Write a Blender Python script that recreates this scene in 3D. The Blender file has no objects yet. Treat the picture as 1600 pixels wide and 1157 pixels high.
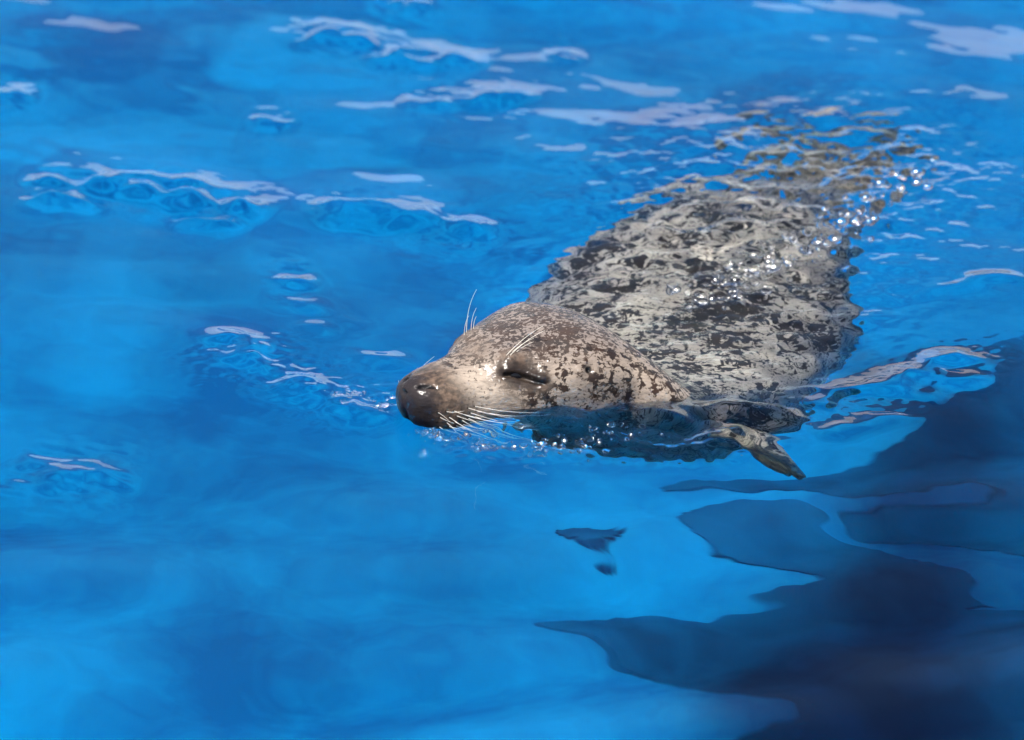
import bpy, bmesh, math, random
import numpy as np
from mathutils import Vector

random.seed(7)
R = math.radians
scene = bpy.context.scene
col = scene.collection

# ------------------------------------------------------------------ camera
EL = R(24.0)
DIST = 4.5
cam_d = bpy.data.cameras.new("camera")
cam_d.sensor_width = 36.0
cam_d.lens = 36.0 * DIST / 1.04
cam_d.clip_start = 0.1
cam_d.clip_end = 2000
cam_d.dof.use_dof = True
cam_d.dof.focus_distance = DIST - 0.06
cam_d.dof.aperture_fstop = 5.0
cam = bpy.data.objects.new("camera", cam_d)
col.objects.link(cam)
cam.location = (0, -DIST * math.cos(EL), DIST * math.sin(EL))
cam.rotation_euler = (R(90) - EL, 0, 0)
scene.camera = cam

# ------------------------------------------------------------------ sky, sun, exposure
SUN = Vector((-0.25, -0.30, 0.92)).normalized()
world = bpy.data.worlds.new("World")
scene.world = world
world.use_nodes = True
wn = world.node_tree.nodes
wl = world.node_tree.links
wn.clear()
sky = wn.new("ShaderNodeTexSky")
sky.sky_type = 'NISHITA'
sky.sun_disc = False
sky.air_density = 1.0
sky.dust_density = 0.3
sky.ozone_density = 5.0
sky.sun_elevation = math.asin(SUN.z)
sky.sun_rotation = math.atan2(SUN.x, SUN.y)
bg = wn.new("ShaderNodeBackground")
bg.inputs["Strength"].default_value = 0.06
wo = wn.new("ShaderNodeOutputWorld")
wl.new(sky.outputs[0], bg.inputs[0])
wl.new(bg.outputs[0], wo.inputs[0])

sun_d = bpy.data.lights.new("sun", 'SUN')
sun_d.energy = 5.0
sun_d.angle = R(0.53)
sun_d.color = (1.0, 0.95, 0.88)
sun = bpy.data.objects.new("sun", sun_d)
col.objects.link(sun)
sun.rotation_euler = SUN.to_track_quat('Z', 'Y').to_euler()
sun.location = (3, -3, 8)

vs = scene.view_settings
vs.view_transform = 'Standard'
vs.look = 'None'
vs.exposure = 0.85
vs.gamma = 1.0
vs.use_curve_mapping = False
cy = scene.cycles
cy.caustics_refractive = True
cy.caustics_reflective = False
cy.max_bounces = 7
cy.transmission_bounces = 5
cy.transparent_max_bounces = 8
cy.sample_clamp_indirect = 0.0
cy.blur_glossy = 0.42
cy.use_adaptive_sampling = True
cy.adaptive_threshold = 0.025
cy.use_denoising = True

# ------------------------------------------------------------------ helpers
def mat(name):
    m = bpy.data.materials.new(name)
    m.use_nodes = True
    nt = m.node_tree
    b = nt.nodes.get("Principled BSDF")
    return m, nt, b

def N(nt, typ, **kw):
    n = nt.nodes.new(typ)
    for k, v in kw.items():
        if k in n.inputs:
            n.inputs[k].default_value = v
        else:
            setattr(n, k, v)
    return n

def mesh_obj(name, verts, faces, m, smooth=True, parent=None):
    me = bpy.data.meshes.new(name)
    me.from_pydata([tuple(map(float, v)) for v in verts], [], [tuple(map(int, f)) for f in faces])
    me.update()
    if smooth:
        me.polygons.foreach_set("use_smooth", [True] * len(me.polygons))
    me.materials.append(m)
    o = bpy.data.objects.new(name, me)
    col.objects.link(o)
    if parent:
        o.parent = parent
    return o

def grid_mesh(name, V, nu, nv, closed_v=False):
    """mesh from an (nu*nv,3) vertex array laid out as nu rows of nv"""
    i = np.arange(nu - 1)[:, None]
    j = np.arange(nv if closed_v else nv - 1)[None, :]
    j2 = (j + 1) % nv
    q = np.stack([i * nv + j, i * nv + j2, (i + 1) * nv + j2, (i + 1) * nv + j], -1).reshape(-1, 4)
    return q

def np_mesh(name, V, Q, extra=()):
    """quads Q (array) plus a list of extra faces"""
    me = bpy.data.meshes.new(name)
    nl = Q.size + sum(len(f) for f in extra)
    nf = len(Q) + len(extra)
    me.vertices.add(len(V))
    me.vertices.foreach_set("co", np.ascontiguousarray(V, dtype=np.float32).ravel())
    me.loops.add(nl)
    lv = np.concatenate([Q.ravel()] + [np.array(f) for f in extra]).astype(np.int32)
    me.loops.foreach_set("vertex_index", lv)
    me.polygons.add(nf)
    sizes = np.concatenate([np.full(len(Q), 4)] + [np.array([len(f)]) for f in extra]).astype(np.int32)
    starts = np.concatenate([[0], np.cumsum(sizes)[:-1]]).astype(np.int32)
    me.polygons.foreach_set("loop_start", starts)
    me.polygons.foreach_set("use_smooth", np.ones(nf, dtype=bool))
    me.update(calc_edges=True)
    me.validate()
    return me

def pchip(xs, ys, x):
    xs = np.asarray(xs, float); ys = np.asarray(ys, float)
    h = np.diff(xs); d = np.diff(ys) / h
    m = np.zeros_like(xs)
    m[0], m[-1] = d[0], d[-1]
    for k in range(1, len(xs) - 1):
        if d[k - 1] * d[k] > 0:
            w1 = 2 * h[k] + h[k - 1]; w2 = h[k] + 2 * h[k - 1]
            m[k] = (w1 + w2) / (w1 / d[k - 1] + w2 / d[k])
    i = np.clip(np.searchsorted(xs, x) - 1, 0, len(xs) - 2)
    t = (x - xs[i]) / h[i]
    return ((1 + 2 * t) * (1 - t) ** 2 * ys[i] + t * (1 - t) ** 2 * h[i] * m[i]
            + t * t * (3 - 2 * t) * ys[i + 1] + t * t * (t - 1) * h[i] * m[i + 1])

def spline(xs, ys, x):
    """smooth Catmull-Rom through table points"""
    xs = np.asarray(xs, float); ys = np.asarray(ys, float)
    m = np.gradient(ys, xs)
    i = np.clip(np.searchsorted(xs, x) - 1, 0, len(xs) - 2)
    h = xs[i + 1] - xs[i]
    t = (x - xs[i]) / h
    return ((1 + 2 * t) * (1 - t) ** 2 * ys[i] + t * (1 - t) ** 2 * h * m[i]
            + t * t * (3 - 2 * t) * ys[i + 1] + t * t * (t - 1) * h * m[i + 1])

def tag(o, label=None, cat=None, group=None, kind=None):
    if label: o["label"] = label
    if cat: o["category"] = cat
    if group: o["group"] = group
    if kind: o["kind"] = kind
    return o

def box(bm, x0, x1, y0, y1, z0, z1):
    vs_ = [bm.verts.new(p) for p in ((x0,y0,z0),(x1,y0,z0),(x1,y1,z0),(x0,y1,z0),(x0,y0,z1),(x1,y0,z1),(x1,y1,z1),(x0,y1,z1))]
    for f in ((3,2,1,0),(4,5,6,7),(0,1,5,4),(1,2,6,5),(2,3,7,6),(3,0,4,7)):
        bm.faces.new([vs_[k] for k in f])

def bm_obj(name, bm, m, parent=None, bevel=0):
    if bevel:
        bmesh.ops.bevel(bm, geom=list(bm.edges), offset=bevel, segments=2, affect='EDGES')
    me = bpy.data.meshes.new(name)
    bm.to_mesh(me); bm.free()
    me.materials.append(m)
    o = bpy.data.objects.new(name, me)
    col.objects.link(o)
    if parent: o.parent = parent
    return o

# ------------------------------------------------------------------ materials of the setting
PX0, PX1, PY0, PY1, PZ = -6.0, 2.1, -2.4, 5.0, -1.45     # inside of the pool
m_floor, nt, b = mat("pool_paint")
tc = N(nt, "ShaderNodeTexCoord")
n1 = N(nt, "ShaderNodeTexNoise", Scale=3.2, Detail=7.0, Roughness=0.62)
nt.links.new(tc.outputs["Object"], n1.inputs["Vector"])
cr = N(nt, "ShaderNodeValToRGB")
cr.color_ramp.elements[0].position = 0.35
cr.color_ramp.elements[0].color = (0.0003, 0.080, 0.275, 1)
cr.color_ramp.elements[1].position = 0.7
cr.color_ramp.elements[1].color = (0.0003, 0.235, 0.56, 1)
nt.links.new(n1.outputs["Fac"], cr.inputs["Fac"])
nt.links.new(cr.outputs["Color"], b.inputs["Base Color"])
b.inputs["Roughness"].default_value = 0.8
b.inputs["Specular IOR Level"].default_value = 0.0

m_deck, nt, b = mat("deck_concrete")
tc = N(nt, "ShaderNodeTexCoord")
n1 = N(nt, "ShaderNodeTexNoise", Scale=6.0, Detail=8.0)
nt.links.new(tc.outputs["Object"], n1.inputs["Vector"])
cr = N(nt, "ShaderNodeValToRGB")
cr.color_ramp.elements[0].color = (0.22, 0.20, 0.18, 1)
cr.color_ramp.elements[1].color = (0.42, 0.40, 0.36, 1)
nt.links.new(n1.outputs["Fac"], cr.inputs["Fac"])
nt.links.new(cr.outputs["Color"], b.inputs["Base Color"])
b.inputs["Roughness"].default_value = 0.85


m_white, nt, b = mat("reflector_white")
tc = N(nt, "ShaderNodeTexCoord")
n1 = N(nt, "ShaderNodeTexNoise", Scale=3.0, Detail=6.0)
nt.links.new(tc.outputs["Object"], n1.inputs["Vector"])
cr = N(nt, "ShaderNodeValToRGB")
cr.color_ramp.elements[0].color = (0.76, 0.76, 0.74, 1)
cr.color_ramp.elements[1].color = (0.84, 0.84, 0.83, 1)
nt.links.new(n1.outputs["Fac"], cr.inputs["Fac"])
nt.links.new(cr.outputs["Color"], b.inputs["Base Color"])
b.inputs["Roughness"].default_value = 0.8

# ------------------------------------------------------------------ setting: pool shell and deck
def pool_shell():
    bm = bmesh.new()
    x0, x1, y0, y1, z0, z1 = PX0, PX1, PY0, PY1, PZ, 0.12
    f = [bm.verts.new(p) for p in ((x0,y0,z0),(x1,y0,z0),(x1,y1,z0),(x0,y1,z0))]
    bm.faces.new(f)
    o = bm_obj("pool_floor", bm, m_floor)
    tag(o, "blue painted floor of the deep pool", kind="structure")
    t = 0.2
    for nm, (a, b_, c, d) in dict(far=(x0 - t, x1 + t, y1, y1 + t), near=(x0 - t, x1 + t, y0 - t, y0),
                                  left=(x0 - t, x0, y0, y1), right=(x1, x1 + t, y0, y1)).items():
        bm = bmesh.new(); box(bm, a, b_, c, d, z0 - 0.1, z1 - 0.01)
        o = bm_obj("pool_wall_" + nm, bm, m_floor)
        tag(o, "blue painted side of the pool", kind="structure")
        B = 400
    bm = bmesh.new()
    for (a, b_, c, d) in ((-B, B, y1 + 0.02, B), (-B, B, -B, y0 - 0.02), (-B, x0 - 0.02, y0 - 0.02, y1 + 0.02), (x1 + 0.02, B, y0 - 0.02, y1 + 0.02)):
        vs_ = [bm.verts.new(p) for p in ((a,c,z1),(b_,c,z1),(b_,d,z1),(a,d,z1))]
        bm.faces.new(vs_)
    tag(bm_obj("deck", bm, m_deck), "grey concrete ground around the pool", kind="structure")
pool_shell()

# flat dark shapes added on the pool floor, standing in for shadows
m_shadow, nt, b = mat("dark_blue_shadow")
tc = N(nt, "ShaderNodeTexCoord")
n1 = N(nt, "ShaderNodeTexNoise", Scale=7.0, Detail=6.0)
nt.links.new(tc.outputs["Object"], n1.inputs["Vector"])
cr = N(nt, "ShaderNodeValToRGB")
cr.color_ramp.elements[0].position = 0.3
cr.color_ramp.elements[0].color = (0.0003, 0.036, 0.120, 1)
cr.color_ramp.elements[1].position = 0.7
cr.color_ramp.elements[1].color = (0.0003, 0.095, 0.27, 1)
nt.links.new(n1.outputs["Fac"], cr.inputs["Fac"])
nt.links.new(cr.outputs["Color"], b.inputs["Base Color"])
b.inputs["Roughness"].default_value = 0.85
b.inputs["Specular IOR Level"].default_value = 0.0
def shadow_slab(outline, label):
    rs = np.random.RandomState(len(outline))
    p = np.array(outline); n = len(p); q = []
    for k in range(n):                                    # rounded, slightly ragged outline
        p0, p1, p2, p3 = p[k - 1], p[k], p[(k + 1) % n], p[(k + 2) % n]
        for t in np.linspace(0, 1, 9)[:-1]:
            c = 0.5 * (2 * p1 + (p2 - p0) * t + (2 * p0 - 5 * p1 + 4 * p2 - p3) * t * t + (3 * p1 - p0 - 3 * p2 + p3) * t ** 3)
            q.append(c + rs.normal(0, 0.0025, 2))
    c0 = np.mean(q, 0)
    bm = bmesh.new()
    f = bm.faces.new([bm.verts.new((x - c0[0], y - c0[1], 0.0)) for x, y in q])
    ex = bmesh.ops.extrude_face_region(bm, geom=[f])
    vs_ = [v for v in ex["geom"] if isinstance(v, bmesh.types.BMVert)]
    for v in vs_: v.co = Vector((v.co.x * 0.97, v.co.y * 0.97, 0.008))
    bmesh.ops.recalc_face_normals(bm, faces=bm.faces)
    o = bm_obj("shadow_standin", bm, m_shadow)
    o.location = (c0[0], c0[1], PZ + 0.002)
    tag(o, label, "shadow_slab", kind="thing")
shadow_slab([(0.0, 0.704), (0.103, 0.761), (0.277, 0.782), (0.359, 0.825), (0.25, 0.901), (0.233, 0.97), (0.303, 0.997), (0.443, 0.957), (0.514, 0.883), (0.582, 0.828), (0.555, 0.799), (0.665, 0.782), (0.643, 0.433), (0.374, 0.438), (0.214, 0.558), (0.101, 0.654)],
     "largest dark blue shape standing in for shadow under the water, with a pointed lobe")
shadow_slab([(0.199, 1.066), (0.362, 1.032), (0.433, 0.988), (0.556, 0.99), (0.618, 0.949), (0.694, 0.909), (0.752, 1.442), (0.644, 1.408), (0.554, 1.269), (0.444, 1.152), (0.333, 1.112)],
     "dark blue shape standing in for shadow under the water just below the raised flipper")
shadow_slab([(0.065, 0.914), (0.105, 0.923), (0.155, 0.912), (0.137, 0.889), (0.112, 0.874), (0.081, 0.889)],
     "small separate dark blue shape standing in for shadow under the open water")

# unseen white wall, added as a bright reflection for the backs of the waves
bm = bmesh.new(); box(bm, -9, 5, 6.2, 6.5, 0.124, 1.35)
w = bm_obj("reflector_wall", bm, m_white, bevel=0.02)
tag(w, "unseen low white wall added to be mirrored in the waves", "wall", kind="thing")

# ------------------------------------------------------------------ the seal: measurements
# spine from nose to tail: s, x, y, z
SP = np.array([
    (0.00, -0.107, -0.126,  0.022),
    (0.10, -0.025, -0.069,  0.022),
    (0.20,  0.057, -0.011,  0.018),
    (0.25,  0.094,  0.020, -0.010),
    (0.29,  0.117,  0.050, -0.052),
    (0.34,  0.137,  0.088, -0.096),
    (0.42,  0.160,  0.156, -0.132),
    (0.52,  0.183,  0.250, -0.162),
    (0.65,  0.210,  0.375, -0.182),
    (0.80,  0.243,  0.518, -0.200),
    (0.95,  0.280,  0.652, -0.262),
    (1.10,  0.318,  0.780, -0.345),
    (1.18,  0.338,  0.845, -0.390),
    (1.26,  0.358,  0.910, -0.430)])
PRF = np.array([  # s, half width, height above spine, depth below spine
    (0.000, 0.010, 0.009, 0.011),
    (0.004, 0.020, 0.015, 0.021),
    (0.012, 0.027, 0.0195, 0.030),
    (0.025, 0.033, 0.022, 0.038),
    (0.045, 0.040, 0.0245, 0.046),
    (0.060, 0.045, 0.027, 0.051),
    (0.080, 0.051, 0.032, 0.055),
    (0.100, 0.061, 0.0385, 0.063),
    (0.130, 0.076, 0.0430, 0.080),
    (0.160, 0.088, 0.0465, 0.096),
    (0.185, 0.097, 0.0490, 0.108),
    (0.205, 0.102, 0.0480, 0.118),
    (0.222, 0.118, 0.0430, 0.126),
    (0.238, 0.126, 0.0340, 0.132),
    (0.250, 0.126, 0.0200, 0.136),
    (0.262, 0.116, 0.0110, 0.138),
    (0.290, 0.124, 0.0260, 0.142),
    (0.340, 0.150, 0.078, 0.160),
    (0.420, 0.176, 0.117, 0.172),
    (0.520, 0.182, 0.140, 0.172),
    (0.650, 0.172, 0.140, 0.165),
    (0.800, 0.140, 0.130, 0.145),
    (0.950, 0.105, 0.100, 0.110),
    (1.100, 0.072, 0.066, 0.072),
    (1.180, 0.056, 0.048, 0.050),
    (1.260, 0.048, 0.030, 0.030)])

def spine(s):
    P = np.stack([spline(SP[:, 0], SP[:, k], s) for k in (1, 2, 3)], -1)
    e = 1e-3
    P1 = np.stack([spline(SP[:, 0], SP[:, k], np.clip(s + e, 0, SP[-1, 0])) for k in (1, 2, 3)], -1)
    P0 = np.stack([spline(SP[:, 0], SP[:, k], np.clip(s - e, 0, SP[-1, 0])) for k in (1, 2, 3)], -1)
    T = P1 - P0
    T /= np.linalg.norm(T, axis=-1, keepdims=True)
    # soften the tilt of the rings so neighbouring rings never cross
    T[..., 2] *= 0.55
    T /= np.linalg.norm(T, axis=-1, keepdims=True)
    up = np.array([0, 0, 1.0])
    U = up - (T @ up)[..., None] * T
    U /= np.linalg.norm(U, axis=-1, keepdims=True)
    L = np.cross(U, -T)          # the seal's left
    return P, T, U, L

HX = np.array([0.8192, 0.5736, 0.0])      # from the nose backwards
HL = np.array([0.5736, -0.8192, 0.0])     # the head's left
H0 = np.array([-0.107, -0.126, 0.022])

def head_local(V):
    d = V - H0
    return np.stack([d @ HX, d @ HL, d[:, 2]], -1)

def seg_dist(P, A, B):
    A = np.array(A); B = np.array(B)
    ab = B - A
    t = np.clip(((P - A) @ ab) / (ab @ ab), 0, 1)
    return np.linalg.norm(P - (A + t[:, None] * ab), axis=-1)

def path_dist(P, pts):
    d = None
    for a, b_ in zip(pts[:-1], pts[1:]):
        q = seg_dist(P, a, b_)
        d = q if d is None else np.minimum(d, q)
    return d

def mirror(pts):
    return [(p[0], -p[1], p[2]) for p in pts]

def skin_y(s, z):
    """half width of the undetailed head at distance s behind the nose and height z"""
    sa = np.array([s])
    w_, ht, hb = (float(pchip(PRF[:, 0], PRF[:, k], sa)[0]) for k in (1, 2, 3))
    q = min(0.999, abs(z) / (ht if z > 0 else hb))
    return w_ * (1 - q ** 2.25) ** (1 / 2.25)

EYE_SLIT = [(a_, skin_y(a_, c_), c_) for a_, c_ in ((0.090, 0.0225), (0.098, 0.0225), (0.106, 0.0195), (0.114, 0.0155), (0.121, 0.0135))]
NOSTRIL = [(0.006, 0.007, 0.010), (0.013, 0.012, 0.0165), (0.021, 0.0185, 0.0155), (0.025, 0.022, 0.013)]
MOUTH = [(0.004, 0.0, -0.020), (0.022, 0.020, -0.030), (0.045, 0.037, -0.034), (0.070, 0.044, -0.030), (0.088, 0.049, -0.026)]
EAR = (0.165, skin_y(0.165, 0.022), 0.022)

def tapered(P, pts, r0, r1):
    """soft mask of a slit that is narrow (r0) at its ends and wide (r1) in the middle"""
    pts = np.array(pts); m_ = np.zeros(len(P))
    t = np.linspace(0, 1, 28)
    q = np.stack([np.interp(t * (len(pts) - 1), np.arange(len(pts)), pts[:, k]) for k in range(3)], -1)
    for tt, c in zip(t, q):
        rr = r0 + (r1 - r0) * math.sin(math.pi * min(1.0, tt * 0.9 + 0.08)) ** 0.8
        m_ = np.maximum(m_, np.exp(-(np.linalg.norm(P - c, axis=-1) / rr) ** 2))
    return m_

def g(P, c, r):
    return np.exp(-((np.linalg.norm(P - np.array(c), axis=-1) / r) ** 2))

def head_detail(P, Nn):
    """signed displacement along the normal, head-local coordinates"""
    d = np.zeros(len(P))
    for sgn in (1, -1):
        M = lambda c: (c[0], c[1] * sgn, c[2])
        d += 0.0065 * g(P, M((0.034, 0.030, -0.018)), 0.020)       # whisker pad
        d += 0.0042 * g(P, M((0.104, 0.038, 0.034)), 0.018)        # brow
        d -= 0.0055 * g(P, M((0.068, 0.040, 0.012)), 0.019)        # hollow before the eye
        d += 0.0045 * g(P, M((0.115, 0.058, -0.010)), 0.026)       # cheek
        d -= 0.0035 * g(P, M((0.104, skin_y(0.104, 0.02), 0.020)), 0.016)        # eye socket
        sl = EYE_SLIT if sgn > 0 else mirror(EYE_SLIT)
        up_ = [(p[0], p[1], p[2] + 0.0060) for p in sl]
        lo_ = [(p[0], p[1], p[2] - 0.0055) for p in sl]
        d += 0.0034 * np.exp(-(path_dist(P, up_) / 0.0045) ** 2)
        d += 0.0022 * np.exp(-(path_dist(P, lo_) / 0.0040) ** 2)
        d -= 0.0050 * tapered(P, sl, 0.0012, 0.0034)
        no = NOSTRIL if sgn > 0 else mirror(NOSTRIL)
        d -= 0.0055 * np.exp(-(path_dist(P, no) / 0.0026) ** 2)
        mo = MOUTH if sgn > 0 else mirror(MOUTH)
        d -= 0.0030 * np.exp(-(path_dist(P, mo) / 0.0025) ** 2)
        d += 0.0022 * g(P, M((EAR[0] - 0.006, EAR[1], EAR[2] + 0.001)), 0.006)
        d -= 0.0060 * g(P, M(EAR), 0.0042)
        # rows of follicles on the pads
        for r_ in range(5):
            for c_ in range(6):
                q = M((0.018 + 0.0075 * c_ + 0.002 * (r_ % 2), 0.024 + 0.0036 * c_, -0.004 - 0.0055 * r_))
                d -= 0.0010 * g(P, q, 0.0024)
    d -= 0.0045 * np.exp(-((P[:, 1]) / 0.0035) ** 2) * np.exp(-(P[:, 0] / 0.018) ** 2) * (P[:, 2] < 0.012)   # philtrum
    return d

def sstep(a, b_, x):
    t = np.clip((x - a) / (b_ - a), 0, 1)
    return t * t * (3 - 2 * t)

# ------------------------------------------------------------------ the seal: body mesh
def vnormals(V, nu, nv):
    G = V.reshape(nu, nv, 3)
    du = np.gradient(G, axis=0)
    dv = (np.roll(G, -1, 1) - np.roll(G, 1, 1))
    n = np.cross(dv, du)
    n /= np.linalg.norm(n, axis=-1, keepdims=True) + 1e-12
    return n.reshape(-1, 3)

def seal_mesh():
    NV = 320
    s = np.concatenate([np.linspace(0, 0.012, 18)[:-1], np.linspace(0.012, 0.20, 215)[:-1], np.linspace(0.20, 0.36, 75)[:-1], np.linspace(0.36, 1.26, 160)])
    nu = len(s)
    w_, ht, hb = (pchip(PRF[:, 0], PRF[:, k], s) for k in (1, 2, 3))
    P, T, U, L = spine(s)
    ph = np.linspace(0, 2 * np.pi, NV, endpoint=False)
    e = (2 / (2.25 - 0.35 * sstep(0.17, 0.235, s) + 0.25 * sstep(0.29, 0.42, s)))[:, None]
    c, sn = np.cos(ph)[None, :], np.sin(ph)[None, :]
    cx = np.sign(c) * np.abs(c) ** e
    sx = np.sign(sn) * np.abs(sn) ** e
    hh = np.where(sx > 0, ht[:, None], hb[:, None])
    V = P[:, None, :] + L[:, None, :] * (w_[:, None] * cx)[..., None] + U[:, None, :] * (hh * sx)[..., None]
    V = V.reshape(-1, 3)
    Nn = vnormals(V, nu, NV)
    # make sure the normals look outwards
    if np.mean(np.sum(Nn * (V - np.repeat(P, NV, 0)), -1)) < 0:
        Nn = -Nn
    loc = head_local(V)
    near = loc[:, 0] < 0.24
    d = np.zeros(len(V))
    d[near] = head_detail(loc[near], Nn[near])
    # skin folds of the neck and soft muscle shapes of the trunk
    sv = np.repeat(s, NV)
    pv = np.tile(ph, nu)
    d += 0.0018 * np.sin(sv * 150 + 1.3 * np.sin(pv * 2)) * sstep(0.22, 0.27, sv) * (1 - sstep(0.33, 0.42, sv))
    d += (0.004 * np.sin(sv * 23 + pv * 2 + 0.7) + 0.0022 * np.sin(sv * 71 - pv * 5) + 0.0016 * np.sin(sv * 118 + pv * 9 + 1.1)) * sstep(0.3, 0.42, sv)
    d += 0.006 * g(V, (0.215, 0.035, -0.03), 0.085)      # shoulder muscle over the raised fore flipper
    V = V + Nn * d[:, None]
    Q = grid_mesh("seal", V, nu, NV, True)
    n0 = len(V)
    V = np.vstack([V, P[0] - T[0] * 0.0015, P[-1] + T[-1] * 0.01])
    extra = []
    for j in range(NV):
        j2 = (j + 1) % NV
        extra.append((n0, j2, j))
        extra.append((n0 + 1, (nu - 1) * NV + j, (nu - 1) * NV + j2))
    return np_mesh("seal", V, Q, extra)

def flipper(root, tip, width0, width1, thick, normal, curl, digits, fan=0.0, nseg=40, nv=48):
    """a flat, tapering, webbed flipper as one closed loft"""
    root, tip, normal = (np.array(a, float) for a in (root, tip, normal))
    ax = tip - root
    ln = np.linalg.norm(ax); ax /= ln
    normal -= (normal @ ax) * ax; normal /= np.linalg.norm(normal)
    side = np.cross(normal, ax)
    V = []
    ph = np.linspace(0, 2 * np.pi, nv, endpoint=False)
    for k in range(nseg):
        t = k / (nseg - 1)
        w = (width0 + (width1 - width0) * t) * (1 if t < 0.85 else math.sqrt(max(0.0, 1 - ((t - 0.85) / 0.152) ** 2)))
        th = thick * (1 - 0.75 * t) * (1 if t < 0.9 else math.sqrt(max(0.02, 1 - ((t - 0.9) / 0.102) ** 2)))
        for a in ph:
            x, z = math.cos(a), math.sin(a)
            ridge = 1 + 0.35 * t * math.cos(digits * math.pi * x)
            # digits reach further than the web between them
            reach = ln * t * (1 + fan * t * (0.10 * math.cos(digits * math.pi * x) - 0.10 * (1 - x * x)))
            p = root + ax * reach + side * (x * w) + normal * (z * th * ridge * math.sqrt(max(0, 1 - 0.8 * x ** 6)) + curl * t * t)
            V.append(p)
    V = np.array(V)
    Q = grid_mesh("f", V, nseg, nv, True)
    extra = [tuple(range(nv - 1, -1, -1)), tuple((nseg - 1) * nv + j for j in range(nv))]
    return np_mesh("flipper", V, Q, extra)

def fix_normals(me):
    bm = bmesh.new(); bm.from_mesh(me)
    bmesh.ops.recalc_face_normals(bm, faces=bm.faces)
    bm.to_mesh(me); bm.free()

body_me = seal_mesh()
fix_normals(body_me)
body = bpy.data.objects.new("seal", body_me)
col.objects.link(body)
flips = [
    # left fore flipper, held out beside the shoulder
    flipper((0.225, 0.060, -0.160), (0.252, -0.170, -0.105), 0.052, 0.036, 0.022, (0.75, 0.0, 0.8), 0.030, 5, 0.25),
    # right fore flipper, trailing
    flipper((0.060, 0.230, -0.170), (-0.03, 0.360, -0.270), 0.046, 0.040, 0.018, (-0.3, 0.2, 1.0), 0.0, 5, 0.8),
    # hind flippers
    flipper((0.338, 0.870, -0.420), (0.330, 1.120, -0.455), 0.034, 0.056, 0.022, (0.35, 0.0, 1.0), 0.02, 5, 1.4),
    flipper((0.365, 0.870, -0.420), (0.455, 1.105, -0.445), 0.034, 0.056, 0.022, (-0.35, 0.0, 1.0), 0.02, 5, 1.4)]
tmp = []
for fm in flips:
    fix_normals(fm)
    fo = bpy.data.objects.new("tmp", fm); col.objects.link(fo); tmp.append(fo)
    md = body.modifiers.new("b", 'BOOLEAN')
    md.operation = 'UNION'; md.object = fo; md.solver = 'EXACT'
dg = bpy.context.evaluated_depsgraph_get()
united = bpy.data.meshes.new_from_object(body.evaluated_get(dg))
body.modifiers.clear()
if len(united.vertices) > 50000:
    body.data = united
for fo in tmp:
    bpy.data.objects.remove(fo)
me = body.data
me.name = "seal"
me.polygons.foreach_set("use_smooth", np.ones(len(me.polygons), dtype=bool))

# markings of the coat as point attributes (colour zones, not light)
co = np.empty(len(me.vertices) * 3, dtype=np.float32)
me.vertices.foreach_get("co", co)
co = co.reshape(-1, 3).astype(float)
P = head_local(co)
inhead = P[:, 0] < 0.26
groove = np.zeros(len(P)); face = np.zeros(len(P)); pale = np.zeros(len(P)); crown = np.zeros(len(P)); patch = np.zeros(len(P))
for sgn in (1, -1):
    M = lambda c: (c[0], c[1] * sgn, c[2])
    sl = EYE_SLIT if sgn > 0 else mirror(EYE_SLIT)
    no = NOSTRIL if sgn > 0 else mirror(NOSTRIL)
    mo = MOUTH if sgn > 0 else mirror(MOUTH)
    groove = np.maximum(groove, tapered(P, sl, 0.0010, 0.0038))
    face = np.maximum(face, np.exp(-(path_dist(P, [(p[0] - 0.004, p[1], p[2] + 0.004) for p in sl]) / 0.0135) ** 2))
    groove = np.maximum(groove, np.exp(-(path_dist(P, no) / 0.0034) ** 2))
    groove = np.maximum(groove, np.exp(-(path_dist(P, mo) / 0.0032) ** 2))
    groove = np.maximum(groove, g(P, M(EAR), 0.0045))
    face = np.maximum(face, 0.95 * g(P, M((0.100, 0.046, 0.028)), 0.025))
    face = np.maximum(face, 0.75 * g(P, M((0.040, 0.032, -0.026)), 0.036))
    face = np.maximum(face, 0.4 * g(P, M(EAR), 0.014))
    pale = np.maximum(pale, g(P, M((0.085, 0.050, -0.010)), 0.024))
face = np.maximum(face, 1 - sstep(0.025, 0.085, P[:, 0] + 0.25 * P[:, 2]))
face = np.maximum(face, 0.55 * g(P, (0.085, 0.0, 0.038), 0.035))
nose = (1 - sstep(0.010, 0.030, P[:, 0])) * inhead
for sgn in (1, -1):
    for r_ in range(5):
        for c_ in range(6):
            s0_, z0_ = 0.018 + 0.0075 * c_ + 0.002 * (r_ % 2), -0.004 - 0.0055 * r_
            groove = np.maximum(groove, 0.62 * g(P[:, [0, 2]], (s0_, z0_), 0.0020) * (P[:, 1] * sgn > 0.012))
crown = sstep(0.018, 0.048, P[:, 2]) * inhead
patch = np.maximum(0.7 * g(co, (0.17, 0.13, 0.0), 0.06), 0.7 * g(co, (0.11, 0.02, 0.06), 0.035))
flip = np.maximum((1 - sstep(-0.13, -0.06, co[:, 1])) * (co[:, 0] > 0.18), sstep(0.93, 0.99, co[:, 1]))
eyepatch = np.zeros(len(P))
for sgn in (1, -1):
    sl = EYE_SLIT if sgn > 0 else mirror(EYE_SLIT)
    eyepatch = np.maximum(eyepatch, tapered(P, [(p[0] - 0.002, p[1], p[2] + 0.0045) for p in sl], 0.006, 0.0165))
trunk = sstep(0.275, 0.32, P[:, 0] + 0.3 * np.maximum(0, P[:, 1] * -1))
hind = sstep(0.80, 0.95, co[:, 1])
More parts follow.
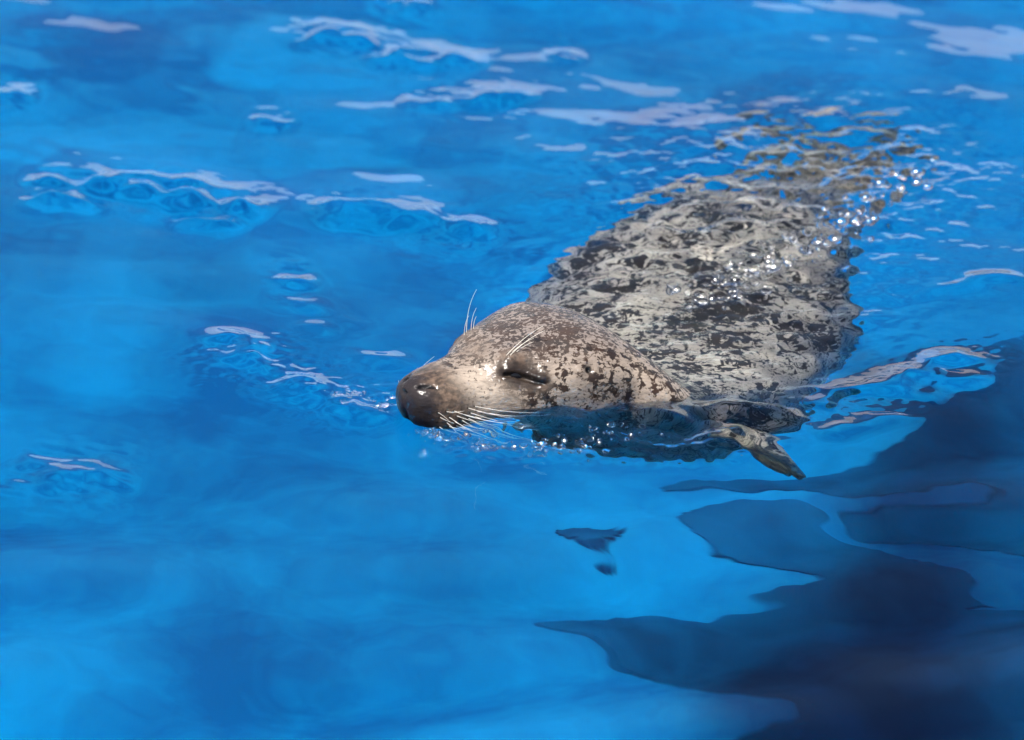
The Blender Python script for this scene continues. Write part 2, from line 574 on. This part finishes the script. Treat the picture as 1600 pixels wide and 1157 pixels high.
for nm, a in dict(groove=groove, face=face, pale=pale * inhead, crown=crown, patch=patch, flip=flip, hind=hind, trunk=trunk, eyepatch=eyepatch, nose=nose).items():
    at = me.attributes.new(nm, 'FLOAT', 'POINT')
    at.data.foreach_set("value", np.ascontiguousarray(a, dtype=np.float32))

# ------------------------------------------------------------------ the seal: coat
m_fur, nt, b = mat("wet_spotted_fur")
L_ = nt.links.new
tc = N(nt, "ShaderNodeTexCoord")
def attr(nm):
    return N(nt, "ShaderNodeAttribute", attribute_name=nm).outputs["Fac"]
def noise(scale, detail=3.0, rough=0.55, dist=0.0):
    n = N(nt, "ShaderNodeTexNoise", Scale=scale, Detail=detail, Roughness=rough, Distortion=dist)
    L_(tc.outputs["Object"], n.inputs["Vector"])
    return n.outputs["Fac"]
def ramp(src, lo, hi):
    n = N(nt, "ShaderNodeMapRange", interpolation_type='SMOOTHSTEP')
    n.inputs["From Min"].default_value = lo
    n.inputs["From Max"].default_value = hi
    L_(src, n.inputs["Value"])
    return n.outputs["Result"]
def math_(op, a, b_):
    n = N(nt, "ShaderNodeMath", operation=op)
    for k, x in enumerate((a, b_)):
        if isinstance(x, (int, float)): n.inputs[k].default_value = x
        else: L_(x, n.inputs[k])
    return n.outputs[0]
def mix(fac, a, b_):
    n = N(nt, "ShaderNodeMix", data_type='RGBA')
    for sock, x in ((0, fac), (6, a), (7, b_)):
        if isinstance(x, (int, float)): n.inputs[sock].default_value = x
        elif isinstance(x, tuple): n.inputs[sock].default_value = (*x, 1)
        else: L_(x, n.inputs[sock])
    return n.outputs[2]
base = mix(ramp(noise(14, 4), 0.35, 0.65), (0.43, 0.355, 0.285), (0.28, 0.225, 0.18))
base = mix(attr("trunk"), base, mix(ramp(noise(20, 4), 0.35, 0.65), (0.62, 0.47, 0.39), (0.46, 0.345, 0.29)))
base = mix(math_('MULTIPLY', attr("crown"), 0.75), base, (0.17, 0.14, 0.13))
# small and large spots, their edges frayed by the lie of the hair
streak = N(nt, "ShaderNodeTexNoise", Scale=420.0, Detail=3.0, Roughness=0.7)
smp = N(nt, "ShaderNodeMapping")
smp.inputs["Rotation"].default_value = (0, 0, R(-35))
smp.inputs["Scale"].default_value = (0.22, 1.0, 1.0)
L_(tc.outputs["Object"], smp.inputs["Vector"]); L_(smp.outputs[0], streak.inputs["Vector"])
fray = math_('MULTIPLY', math_('SUBTRACT', streak.outputs["Fac"], 0.5), 0.22)
sp_small = ramp(math_('ADD', math_('ADD', fray, noise(240, 3, 0.6, 0.4)), math_('ADD', math_('MULTIPLY', math_('SUBTRACT', noise(30, 2), 0.5), 0.45), math_('ADD', math_('MULTIPLY', attr("trunk"), -0.03), math_('MULTIPLY', attr("crown"), 0.09)))), 0.54, 0.59)
sp_large = ramp(math_('ADD', math_('SUBTRACT', math_('MULTIPLY', attr("trunk"), 0.075), math_('MULTIPLY', attr("crown"), 0.07)), math_('ADD', math_('ADD', fray, noise(105, 3, 0.55, 0.5)), math_('MULTIPLY', math_('SUBTRACT', noise(16, 2), 0.5), 0.7))), 0.57, 0.62)
spots = math_('MAXIMUM', math_('MULTIPLY', sp_small, 0.85), sp_large)
notface = math_('SUBTRACT', 1.0, ramp(attr("face"), 0.25, 0.75))
spots = math_('MULTIPLY', spots, math_('SUBTRACT', 1.0, ramp(attr("pale"), 0.2, 0.8)))
dark = mix(ramp(noise(50, 3), 0.35, 0.65), (0.030, 0.014, 0.008), (0.011, 0.009, 0.009))
c1 = mix(math_('MULTIPLY', spots, math_('ADD', math_('MULTIPLY', notface, 0.66), 0.30)), base, dark)
c1 = mix(math_('MULTIPLY', ramp(math_('ADD', math_('MULTIPLY', attr("patch"), 0.8), math_('MULTIPLY', math_('SUBTRACT', noise(75, 5, 0.7), 0.5), 3.2)), 0.35, 0.75), ramp(attr("patch"), 0.1, 0.5)), c1, (0.035, 0.026, 0.016))
c1 = mix(math_('MULTIPLY', ramp(streak.outputs["Fac"], 0.42, 0.68), 0.45), c1, mix(0.75, c1, (0.03, 0.022, 0.018)))
facec = mix(ramp(math_('ADD', noise(150, 4), fray), 0.35, 0.7), (0.020, 0.012, 0.008), (0.15, 0.098, 0.068))
c1 = mix(math_('MULTIPLY', ramp(attr("face"), 0.15, 0.95), 0.9), c1, facec)
c1 = mix(math_('MULTIPLY', attr("flip"), 0.95), c1, mix(ramp(noise(40, 3), 0.4, 0.6), (0.014, 0.014, 0.009), mix(attr("hind"), (0.06, 0.05, 0.03), (0.34, 0.24, 0.17))))
c1 = mix(attr("nose"), c1, (0.025, 0.020, 0.020))
c1 = mix(math_('MULTIPLY', ramp(math_('ADD', attr("eyepatch"), fray), 0.1, 0.9), 0.88), c1, (0.016, 0.011, 0.009))
c1 = mix(ramp(attr("groove"), 0.25, 0.8), c1, (0.006, 0.005, 0.005))
L_(c1, b.inputs["Base Color"])
b.inputs["Roughness"].default_value = 0.5
b.inputs["Specular IOR Level"].default_value = 0.06
b.inputs["Coat Weight"].default_value = 0.8
b.inputs["Coat Roughness"].default_value = 0.11
b.inputs["Coat IOR"].default_value = 1.36
bump = N(nt, "ShaderNodeBump", Strength=0.6, Distance=0.0014)
hair = N(nt, "ShaderNodeTexNoise", Scale=260.0, Detail=4.0, Roughness=0.7)
mp = N(nt, "ShaderNodeMapping")
mp.inputs["Rotation"].default_value = (0, 0, R(35))
mp.inputs["Scale"].default_value = (0.35, 1.2, 1.2)
L_(tc.outputs["Object"], mp.inputs["Vector"])
L_(mp.outputs[0], hair.inputs["Vector"])
L_(math_('ADD', hair.outputs["Fac"], math_('MULTIPLY', noise(110, 4, 0.65), 1.8)), bump.inputs["Height"])
L_(bump.outputs[0], b.inputs["Normal"])
cbump = N(nt, "ShaderNodeBump", Strength=0.75, Distance=0.0010)
chair = N(nt, "ShaderNodeTexNoise", Scale=330.0, Detail=2.0, Roughness=0.5)
L_(mp.outputs[0], chair.inputs["Vector"])
L_(math_('ADD', chair.outputs["Fac"], math_('MULTIPLY', noise(95, 3, 0.6), 2.2)), cbump.inputs["Height"])
L_(cbump.outputs[0], b.inputs["Coat Normal"])
me.materials.clear()
me.materials.append(m_fur)
tag(body, "spotted grey harbour seal swimming with its head above the blue water", "seal")

# eyes, whiskers
m_eye, nt, b = mat("wet_dark_eye")
b.inputs["Base Color"].default_value = (0.008, 0.006, 0.006, 1)
b.inputs["Roughness"].default_value = 0.06
m_whisk, nt, b = mat("whisker_ivory")
b.inputs["Base Color"].default_value = (0.75, 0.70, 0.60, 1)
b.inputs["Roughness"].default_value = 0.35

def to_world(p):
    return H0 + HX * p[0] + HL * p[1] + np.array([0, 0, 1.0]) * p[2]

for sgn in (1, -1):
    bm = bmesh.new()
    bmesh.ops.create_uvsphere(bm, u_segments=32, v_segments=20, radius=0.0115)
    for f in bm.faces: f.smooth = True
    c = to_world((0.106, sgn * (skin_y(0.106, 0.0185) - 0.0178), 0.0180))
    bmesh.ops.translate(bm, verts=bm.verts, vec=c)
    bm_obj("eye", bm, m_eye, body)

def tube(name, pts, r0, r1, m, parent, n=5):
    pts = np.array(pts)
    T = np.gradient(pts, axis=0)
    T /= np.linalg.norm(T, axis=1, keepdims=True)
    a = np.cross(T, (0.3, 0.2, 0.93)); a /= np.linalg.norm(a, axis=1, keepdims=True)
    b_ = np.cross(T, a)
    V, F = [], []
    for k, p in enumerate(pts):
        r = r0 + (r1 - r0) * k / (len(pts) - 1)
        for j in range(n):
            t = 2 * math.pi * j / n
            V.append(p + r * (math.cos(t) * a[k] + math.sin(t) * b_[k]))
    for k in range(len(pts) - 1):
        for j in range(n):
            F.append((k*n+j, k*n+(j+1) % n, (k+1)*n+(j+1) % n, (k+1)*n+j))
    return mesh_obj(name, V, F, m, parent=parent)

def bez(p0, p1, p2, n=12):
    t = np.linspace(0, 1, n)[:, None]
    p0, p1, p2 = map(np.array, (p0, p1, p2))
    return (1 - t) ** 2 * p0 + 2 * t * (1 - t) * p1 + t * t * p2

# surface points of the muzzle are found by ray casting against the finished body
from mathutils.bvhtree import BVHTree
bvh = BVHTree.FromPolygons([v.co[:] for v in me.vertices], [p.vertices[:] for p in me.polygons])
def on_skin(p, d):
    """head-local start outside, head-local direction inwards -> head-local hit"""
    o = Vector(to_world(p)); dw = Vector(HX * d[0] + HL * d[1] + np.array([0, 0, 1.0]) * d[2]).normalized()
    hit = bvh.ray_cast(o, dw)[0]
    if hit is None: return None
    return head_local(np.array([hit]))[0]

for sgn in (1, -1):
    for r_ in range(5):
        for c_ in range(6):
            s0 = 0.018 + 0.0075 * c_ + 0.002 * (r_ % 2)
            z0 = -0.004 - 0.0055 * r_
            h = on_skin((s0, sgn * 0.12, z0), (0, -sgn, 0))
            if h is None: continue
            if random.random() < 0.1: continue
            ln = (0.018 + 0.010 * c_) * random.uniform(0.6, 1.35)
            back = random.uniform(0.1, 0.8) + 0.10 * c_
            out = random.uniform(0.5, 1.0)
            dn = random.uniform(-0.15, 0.75)
            d1 = np.array([back * 0.4, sgn * out, -dn * 0.3]); d1 /= np.linalg.norm(d1)
            d2 = np.array([back * 1.4, sgn * out * 0.7, -dn]); d2 /= np.linalg.norm(d2)
            p0 = h - np.array([0, sgn * 0.002, 0])
            p1 = h + d1 * ln * 0.5
            p2 = p1 + d2 * ln * random.uniform(0.4, 0.9) + np.array([0, 0, random.uniform(-0.006, 0.003)])
            tube("whisker", [to_world(p) for p in bez(p0, p1, p2)], 0.00029, 0.00010, m_whisk, body)
    for k in range(4):
        h = on_skin((0.096 + 0.0042 * k, sgn * (0.034 + 0.002 * (k % 2)), 0.15), (0, 0, -1))
        if h is None: continue
        ln = ((0.050, 0.042, 0.030, 0.020) if sgn > 0 else (0.020, 0.046, 0.026, 0.014))[k] * random.uniform(0.9, 1.1)
        p0 = h - np.array([0, 0, 0.002])
        if sgn > 0:
            d1 = np.array([0.75, 0.1 + 0.1 * k, 0.62]); d2 = np.array([1.0, 0.10 * k, 0.22])
        else:
            d1 = np.array([0.05, -0.1, 1.0]); d2 = np.array([0.25, 0.35, 0.8])
        d1 = d1 / np.linalg.norm(d1) ; d2 = d2 / np.linalg.norm(d2)
        p1 = h + d1 * ln * 0.55
        p2 = p1 + d2 * ln * 0.5
        tube("brow_whisker", [to_world(p) for p in bez(p0, p1, p2)], 0.00036, 0.00014, m_whisk, body)

# ------------------------------------------------------------------ the water
def pw(X, Y, lam, slope, ang, spread, n, seed):
    """sum of n sine waves: wavelengths lam, rms slope, travelling about ang"""
    rs = np.random.RandomState(seed)
    h = np.zeros_like(X)
    for _ in range(n):
        l = math.exp(rs.uniform(math.log(lam[0]), math.log(lam[1])))
        a = ang + rs.normal(0, spread)
        k = 2 * math.pi / l
        h += math.sqrt(2.0 / n) * slope / k * np.sin(k * (X * math.cos(a) + Y * math.sin(a)) + rs.uniform(0, 6.283))
    return h

def poly_d(X, Y, pts, fade=0.05):
    """distance to a polyline, side (+ beyond) and a fade-out at its ends"""
    pts = np.array(pts, float)
    D = np.full(X.shape, 9.0); S = np.zeros_like(X); A = np.zeros_like(X)
    tot = np.sum(np.linalg.norm(np.diff(pts, axis=0), axis=1)); acc = 0.0
    for a, b_ in zip(pts[:-1], pts[1:]):
        ab = b_ - a; ln = np.linalg.norm(ab)
        t = np.clip(((X - a[0]) * ab[0] + (Y - a[1]) * ab[1]) / ln ** 2, 0, 1)
        dx = X - (a[0] + t * ab[0]); dy = Y - (a[1] + t * ab[1])
        d = np.hypot(dx, dy)
        m_ = d < D
        sd = (ab[0] * dy - ab[1] * dx) / ln
        D = np.where(m_, d, D); S = np.where(m_, sd, S); A = np.where(m_, acc + t * ln, A)
        acc += ln
    F = sstep(0, fade, A) * sstep(0, fade, tot - A)
    return D, S, F

def ridge(X, Y, pts, amp, w, fade=0.05):
    D, S, F = poly_d(X, Y, pts, fade)
    if amp >= 0.5:                       # used as a mask
        return amp * F * np.exp(-(D / w) ** 2)
    brk = np.clip(0.72 + 0.55 * pw(X, Y, (0.05, 0.16), 1.0, R(20), 1.2, 10, 77) * (2 * math.pi / 0.09), 0.15, 1.25)
    return amp * F * brk * np.exp(-(D / w) ** 2)

def blob(X, Y, c, rx, ry, rot=0.0):
    dx, dy = X - c[0], Y - c[1]
    ca, sa = math.cos(rot), math.sin(rot)
    return np.exp(-(((dx * ca + dy * sa) / rx) ** 2 + ((-dx * sa + dy * ca) / ry) ** 2))

def height(X, Y):
    far = sstep(0.15, 0.7, Y)
    nearc = 1 - sstep(-0.35, 0.0, Y)
    h = pw(X, Y, (0.35, 1.1), 0.034, R(80), 0.5, 14, 3)
    h += pw(X, Y, (0.10, 0.28), 0.030, R(75), 0.7, 18, 5) * (0.50 + 0.60 * far - 0.10 * nearc)
    h += pw(X, Y, (0.03, 0.08), 0.020, R(70), 0.9, 20, 8) * (0.28 + 0.45 * far - 0.05 * nearc)
    h += pw(X, Y, (0.16, 0.40), 0.045, R(85), 0.45, 12, 61) * nearc
    rm = np.zeros_like(X)
    # waves thrown up left of and behind the seal: their backs mirror the added white wall
    for pts, a, w_ in (
        ([(-0.56, 0.50), (-0.50, 0.505), (-0.44, 0.505), (-0.38, 0.49), (-0.33, 0.43), (-0.27, 0.40)], 0.010, 0.048),
        ([(-0.23, 0.41), (-0.18, 0.43), (-0.14, 0.415), (-0.08, 0.38), (-0.01, 0.33)], 0.008, 0.036),
        ([(-0.28, 1.0), (-0.22, 1.01), (-0.18, 0.98), (-0.14, 0.94), (-0.07, 0.915), (-0.03, 0.895)], 0.008, 0.035),
        ([(-0.14, 0.79), (-0.07, 0.78), (-0.03, 0.785), (0.04, 0.775)], 0.007, 0.03),
        ([(-0.32, 0.725), (-0.24, 0.72)], 0.006, 0.025),
        ([(-0.64, 0.81), (-0.55, 0.79)], 0.007, 0.028),
        ([(0.03, 0.95), (0.10, 0.95)], 0.007, 0.028),
        ([(-0.19, 1.12), (-0.09, 1.12)], 0.008, 0.03),
        ([(-0.27, 0.23), (-0.20, 0.235)], 0.004, 0.022),
        ([(-0.50, -0.225), (-0.43, -0.25), (-0.35, -0.255)], 0.003, 0.028)):
        h += ridge(X, Y, pts, a * 1.3, w_)
        D_, S_, F_ = poly_d(X, Y, pts, 0.03)
        rm = np.maximum(rm, F_ * np.exp(-(D_ / 0.06) ** 2))
    h += (pw(X, Y, (0.012, 0.035), 0.08, R(50), 0.5, 30, 41) + pw(X, Y, (0.03, 0.07), 0.06, R(70), 0.9, 24, 42)) * rm
    # bow wave round the nose
    h += ridge(X, Y, [(-0.10, -0.115), (-0.153, -0.10), (-0.206, -0.055), (-0.247, -0.005), (-0.276, 0.04), (-0.30, 0.11)], 0.0065, 0.028)
    h += ridge(X, Y, [(-0.10, -0.02), (-0.158, 0.075), (-0.20, 0.125), (-0.222, 0.18), (-0.23, 0.26)], 0.003, 0.024)
    # water heaped against the near side of head and shoulder
    h += ridge(X, Y, [(-0.06, -0.140), (0.0, -0.138), (0.07, -0.135), (0.16, -0.135), (0.22, -0.145), (0.30, -0.130)], 0.010, 0.045, 0.08)
    # shoulder wave curling away to the right
    h += ridge(X, Y, [(0.17, -0.115), (0.24, -0.112), (0.307, -0.085), (0.374, -0.045), (0.44, 0.01), (0.48, 0.06)], 0.0068, 0.030)
    h += ridge(X, Y, [(0.25, -0.165), (0.315, -0.155), (0.382, -0.105), (0.45, -0.04), (0.49, 0.02)], 0.0030, 0.020)
    h += ridge(X, Y, [(0.36, 0.19), (0.44, 0.215), (0.56, 0.235)], 0.005, 0.02)
    # broken water over the back
    bodym = np.clip(0.45 * blob(X, Y, (0.17, 0.12), 0.15, 0.16) + blob(X, Y, (0.26, 0.38), 0.17, 0.24, 0.0) + blob(X, Y, (0.40, 0.58), 0.14, 0.16), 0, 1)
    h += (pw(X, Y, (0.024, 0.07), 0.20, R(75), 1.2, 40, 21) + pw(X, Y, (0.010, 0.020), 0.12, R(75), 1.2, 40, 22)) * bodym
    gm = np.clip(ridge(X, Y, [(0.20, 0.20), (0.238, 0.232), (0.274, 0.267), (0.332, 0.321), (0.38, 0.413), (0.448, 0.548)], 1.0, 0.035, 0.04) + ridge(X, Y, [(-0.04, -0.165), (0.03, -0.18), (0.12, -0.175)], 0.9, 0.022, 0.03), 0, 1)
    h += pw(X, Y, (0.014, 0.03), 0.12, R(80), 1.0, 40, 51) * gm
    # ruffled water in front of the nose and along the cheek
    nm = np.clip(0.5 * ridge(X, Y, [(0.17, -0.12), (0.26, -0.12), (0.36, -0.06), (0.45, 0.02), (0.50, 0.10)], 1.0, 0.05, 0.06) + ridge(X, Y, [(-0.10, -0.09), (-0.17, -0.07), (-0.25, 0.0), (-0.29, 0.08)], 1.0, 0.05, 0.02) + ridge(X, Y, [(-0.09, -0.155), (0.0, -0.170), (0.10, -0.180), (0.25, -0.19)], 1.0, 0.035, 0.05), 0, 1)
    h += pw(X, Y, (0.012, 0.03), 0.13, R(60), 1.2, 30, 31) * nm
    return h

def axis(lo, hi, a, b_, step):
    core = np.arange(a, b_ + 1e-9, step)
    out_hi, out_lo = [], []
    x, d = core[-1], step
    while x < hi:
        d *= 1.12; x = min(hi, x + d); out_hi.append(x)
    x, d = core[0], step
    while x > lo:
        d *= 1.12; x = max(lo, x - d); out_lo.append(x)
    return np.concatenate([out_lo[::-1], core, out_hi])

def water():
    xs = axis(PX0 - 0.05, PX1 + 0.05, -0.68, 0.68, 0.0021)
    ys = axis(PY0 - 0.05, PY1 + 0.05, -0.85, 1.22, 0.0025)
    X, Y = np.meshgrid(xs, ys)
    H = height(X, Y)
    edge = np.maximum(sstep(1.0, 2.0, np.abs(X)), sstep(1.5, 2.5, np.abs(Y - 0.2)))
    H = H * (1 - 0.6 * edge)
    V = np.stack([X, Y, H], -1).reshape(-1, 3)
    nu, nv = len(ys), len(xs)
    Q = grid_mesh("water", V, nu, nv)
    n0 = len(V)
    zb = PZ - 0.05
    # skirt and bottom close the body of water; the last ring lies inside the pool walls
    rim = list(range(nv)) + [i * nv + nv - 1 for i in range(1, nu)] + [(nu - 1) * nv + j for j in range(nv - 2, -1, -1)] + [i * nv for i in range(nu - 2, 0, -1)]
    Vb = V[rim].copy(); Vb[:, 2] = zb
    V = np.vstack([V, Vb])
    m_ = len(rim)
    extra = [(rim[(k + 1) % m_], rim[k], n0 + k, n0 + (k + 1) % m_) for k in range(m_)]
    extra.append(tuple(n0 + k for k in range(m_ - 1, -1, -1)))
    return np_mesh("water", V, Q, extra)

m_water, nt, b = mat("pool_water")
nt.nodes.remove(b)
out = nt.nodes.get("Material Output")
fr = N(nt, "ShaderNodeFresnel", IOR=1.333)
rf = N(nt, "ShaderNodeBsdfRefraction", Roughness=0.0, IOR=1.333)
rf.inputs["Color"].default_value = (0.87, 0.98, 1.0, 1)
gs = N(nt, "ShaderNodeBsdfGlossy", Roughness=0.0)
gs.inputs["Color"].default_value = (1, 1, 1, 1)
mx = N(nt, "ShaderNodeMixShader")
nt.links.new(fr.outputs[0], mx.inputs[0])
nt.links.new(rf.outputs[0], mx.inputs[1])
nt.links.new(gs.outputs[0], mx.inputs[2])
nt.links.new(mx.outputs[0], out.inputs["Surface"])
wme = water()
wme.materials.append(m_water)
wo_ = bpy.data.objects.new("water", wme)
col.objects.link(wo_)
tag(wo_, "clear rippled water of the blue pool", kind="structure")

# ------------------------------------------------------------------ sun glints: flattened drops added on the water, tilted to throw sun glints at the camera
m_drop, nt, b = mat("glint_drop")
b.inputs["Base Color"].default_value = (1, 1, 1, 1)
b.inputs["Transmission Weight"].default_value = 1.0
b.inputs["IOR"].default_value = 1.333
b.inputs["Roughness"].default_value = 0.14
def add_glint_drops(name, paths, label, seed):
    rs = np.random.RandomState(seed)
    bm0 = bmesh.new(); bmesh.ops.create_icosphere(bm0, subdivisions=2, radius=1.0)
    sv = np.array([v.co[:] for v in bm0.verts]); sf = np.array([[v.index for v in f.verts] for f in bm0.faces]); bm0.free()
    V, F = [], []
    pts = []
    for path, n, wd in paths:
        path = np.array(path, float)
        for _ in range(n):
            t = rs.uniform(0, len(path) - 1); k = min(int(t), len(path) - 2); f = t - k
            pts.append(path[k] * (1 - f) + path[k + 1] * f + rs.normal(0, wd, 2))
    pts = np.array(pts)
    Z = height(pts[:, 0], pts[:, 1])
    for (x, y), z in zip(pts, Z):
        a_ = 0.0007 + 0.0030 * rs.uniform() ** 1.7
        if y > 0.1: a_ = a_ * 1.3 + 0.0012; c_ = a_ * rs.uniform(0.28, 0.6)
        sp = 0.5 if y > 0.1 else 1.0
        if y > 0.1: c_ = a_ * rs.uniform(0.2, 0.35)
        n_ = np.array([rs.normal(-0.06, 0.2 * sp), rs.normal(-0.66, 0.25 * sp), 0.73]); n_ /= np.linalg.norm(n_)
        u = np.cross(n_, (0, 1, 0.2)); u /= np.linalg.norm(u); w_ = np.cross(n_, u)
        P_ = np.array([x, y, z + a_ * (0.9 if y > 0.1 else 0.5)]) + sv[:, :1] * a_ * u * rs.uniform(0.8, 1.6) + sv[:, 1:2] * a_ * w_ + sv[:, 2:] * c_ * n_
        F.append(sf + sum(len(q) for q in V)); V.append(P_)
    o = mesh_obj(name, np.vstack(V), np.vstack(F), m_drop)
    tag(o, label, kind="stuff")
add_glint_drops("glint_drops", [
    ([(0.20, 0.19), (0.238, 0.232), (0.274, 0.267), (0.332, 0.321), (0.38, 0.413), (0.448, 0.548)], 170, 0.018),
    ([(-0.06, -0.165), (0.0, -0.185), (0.06, -0.185), (0.13, -0.165)], 130, 0.010),
    ([(-0.09, -0.15), (-0.06, -0.175)], 26, 0.008),
    ([(-0.11, -0.10), (-0.18, -0.06)], 24, 0.015)], "fine drops on the water around the seal, shaped and tilted to stand in for sun glints", 5)

print("tris", sum(sum(len(p.vertices) - 2 for p in o.data.polygons) for o in scene.objects if o.type == 'MESH'))
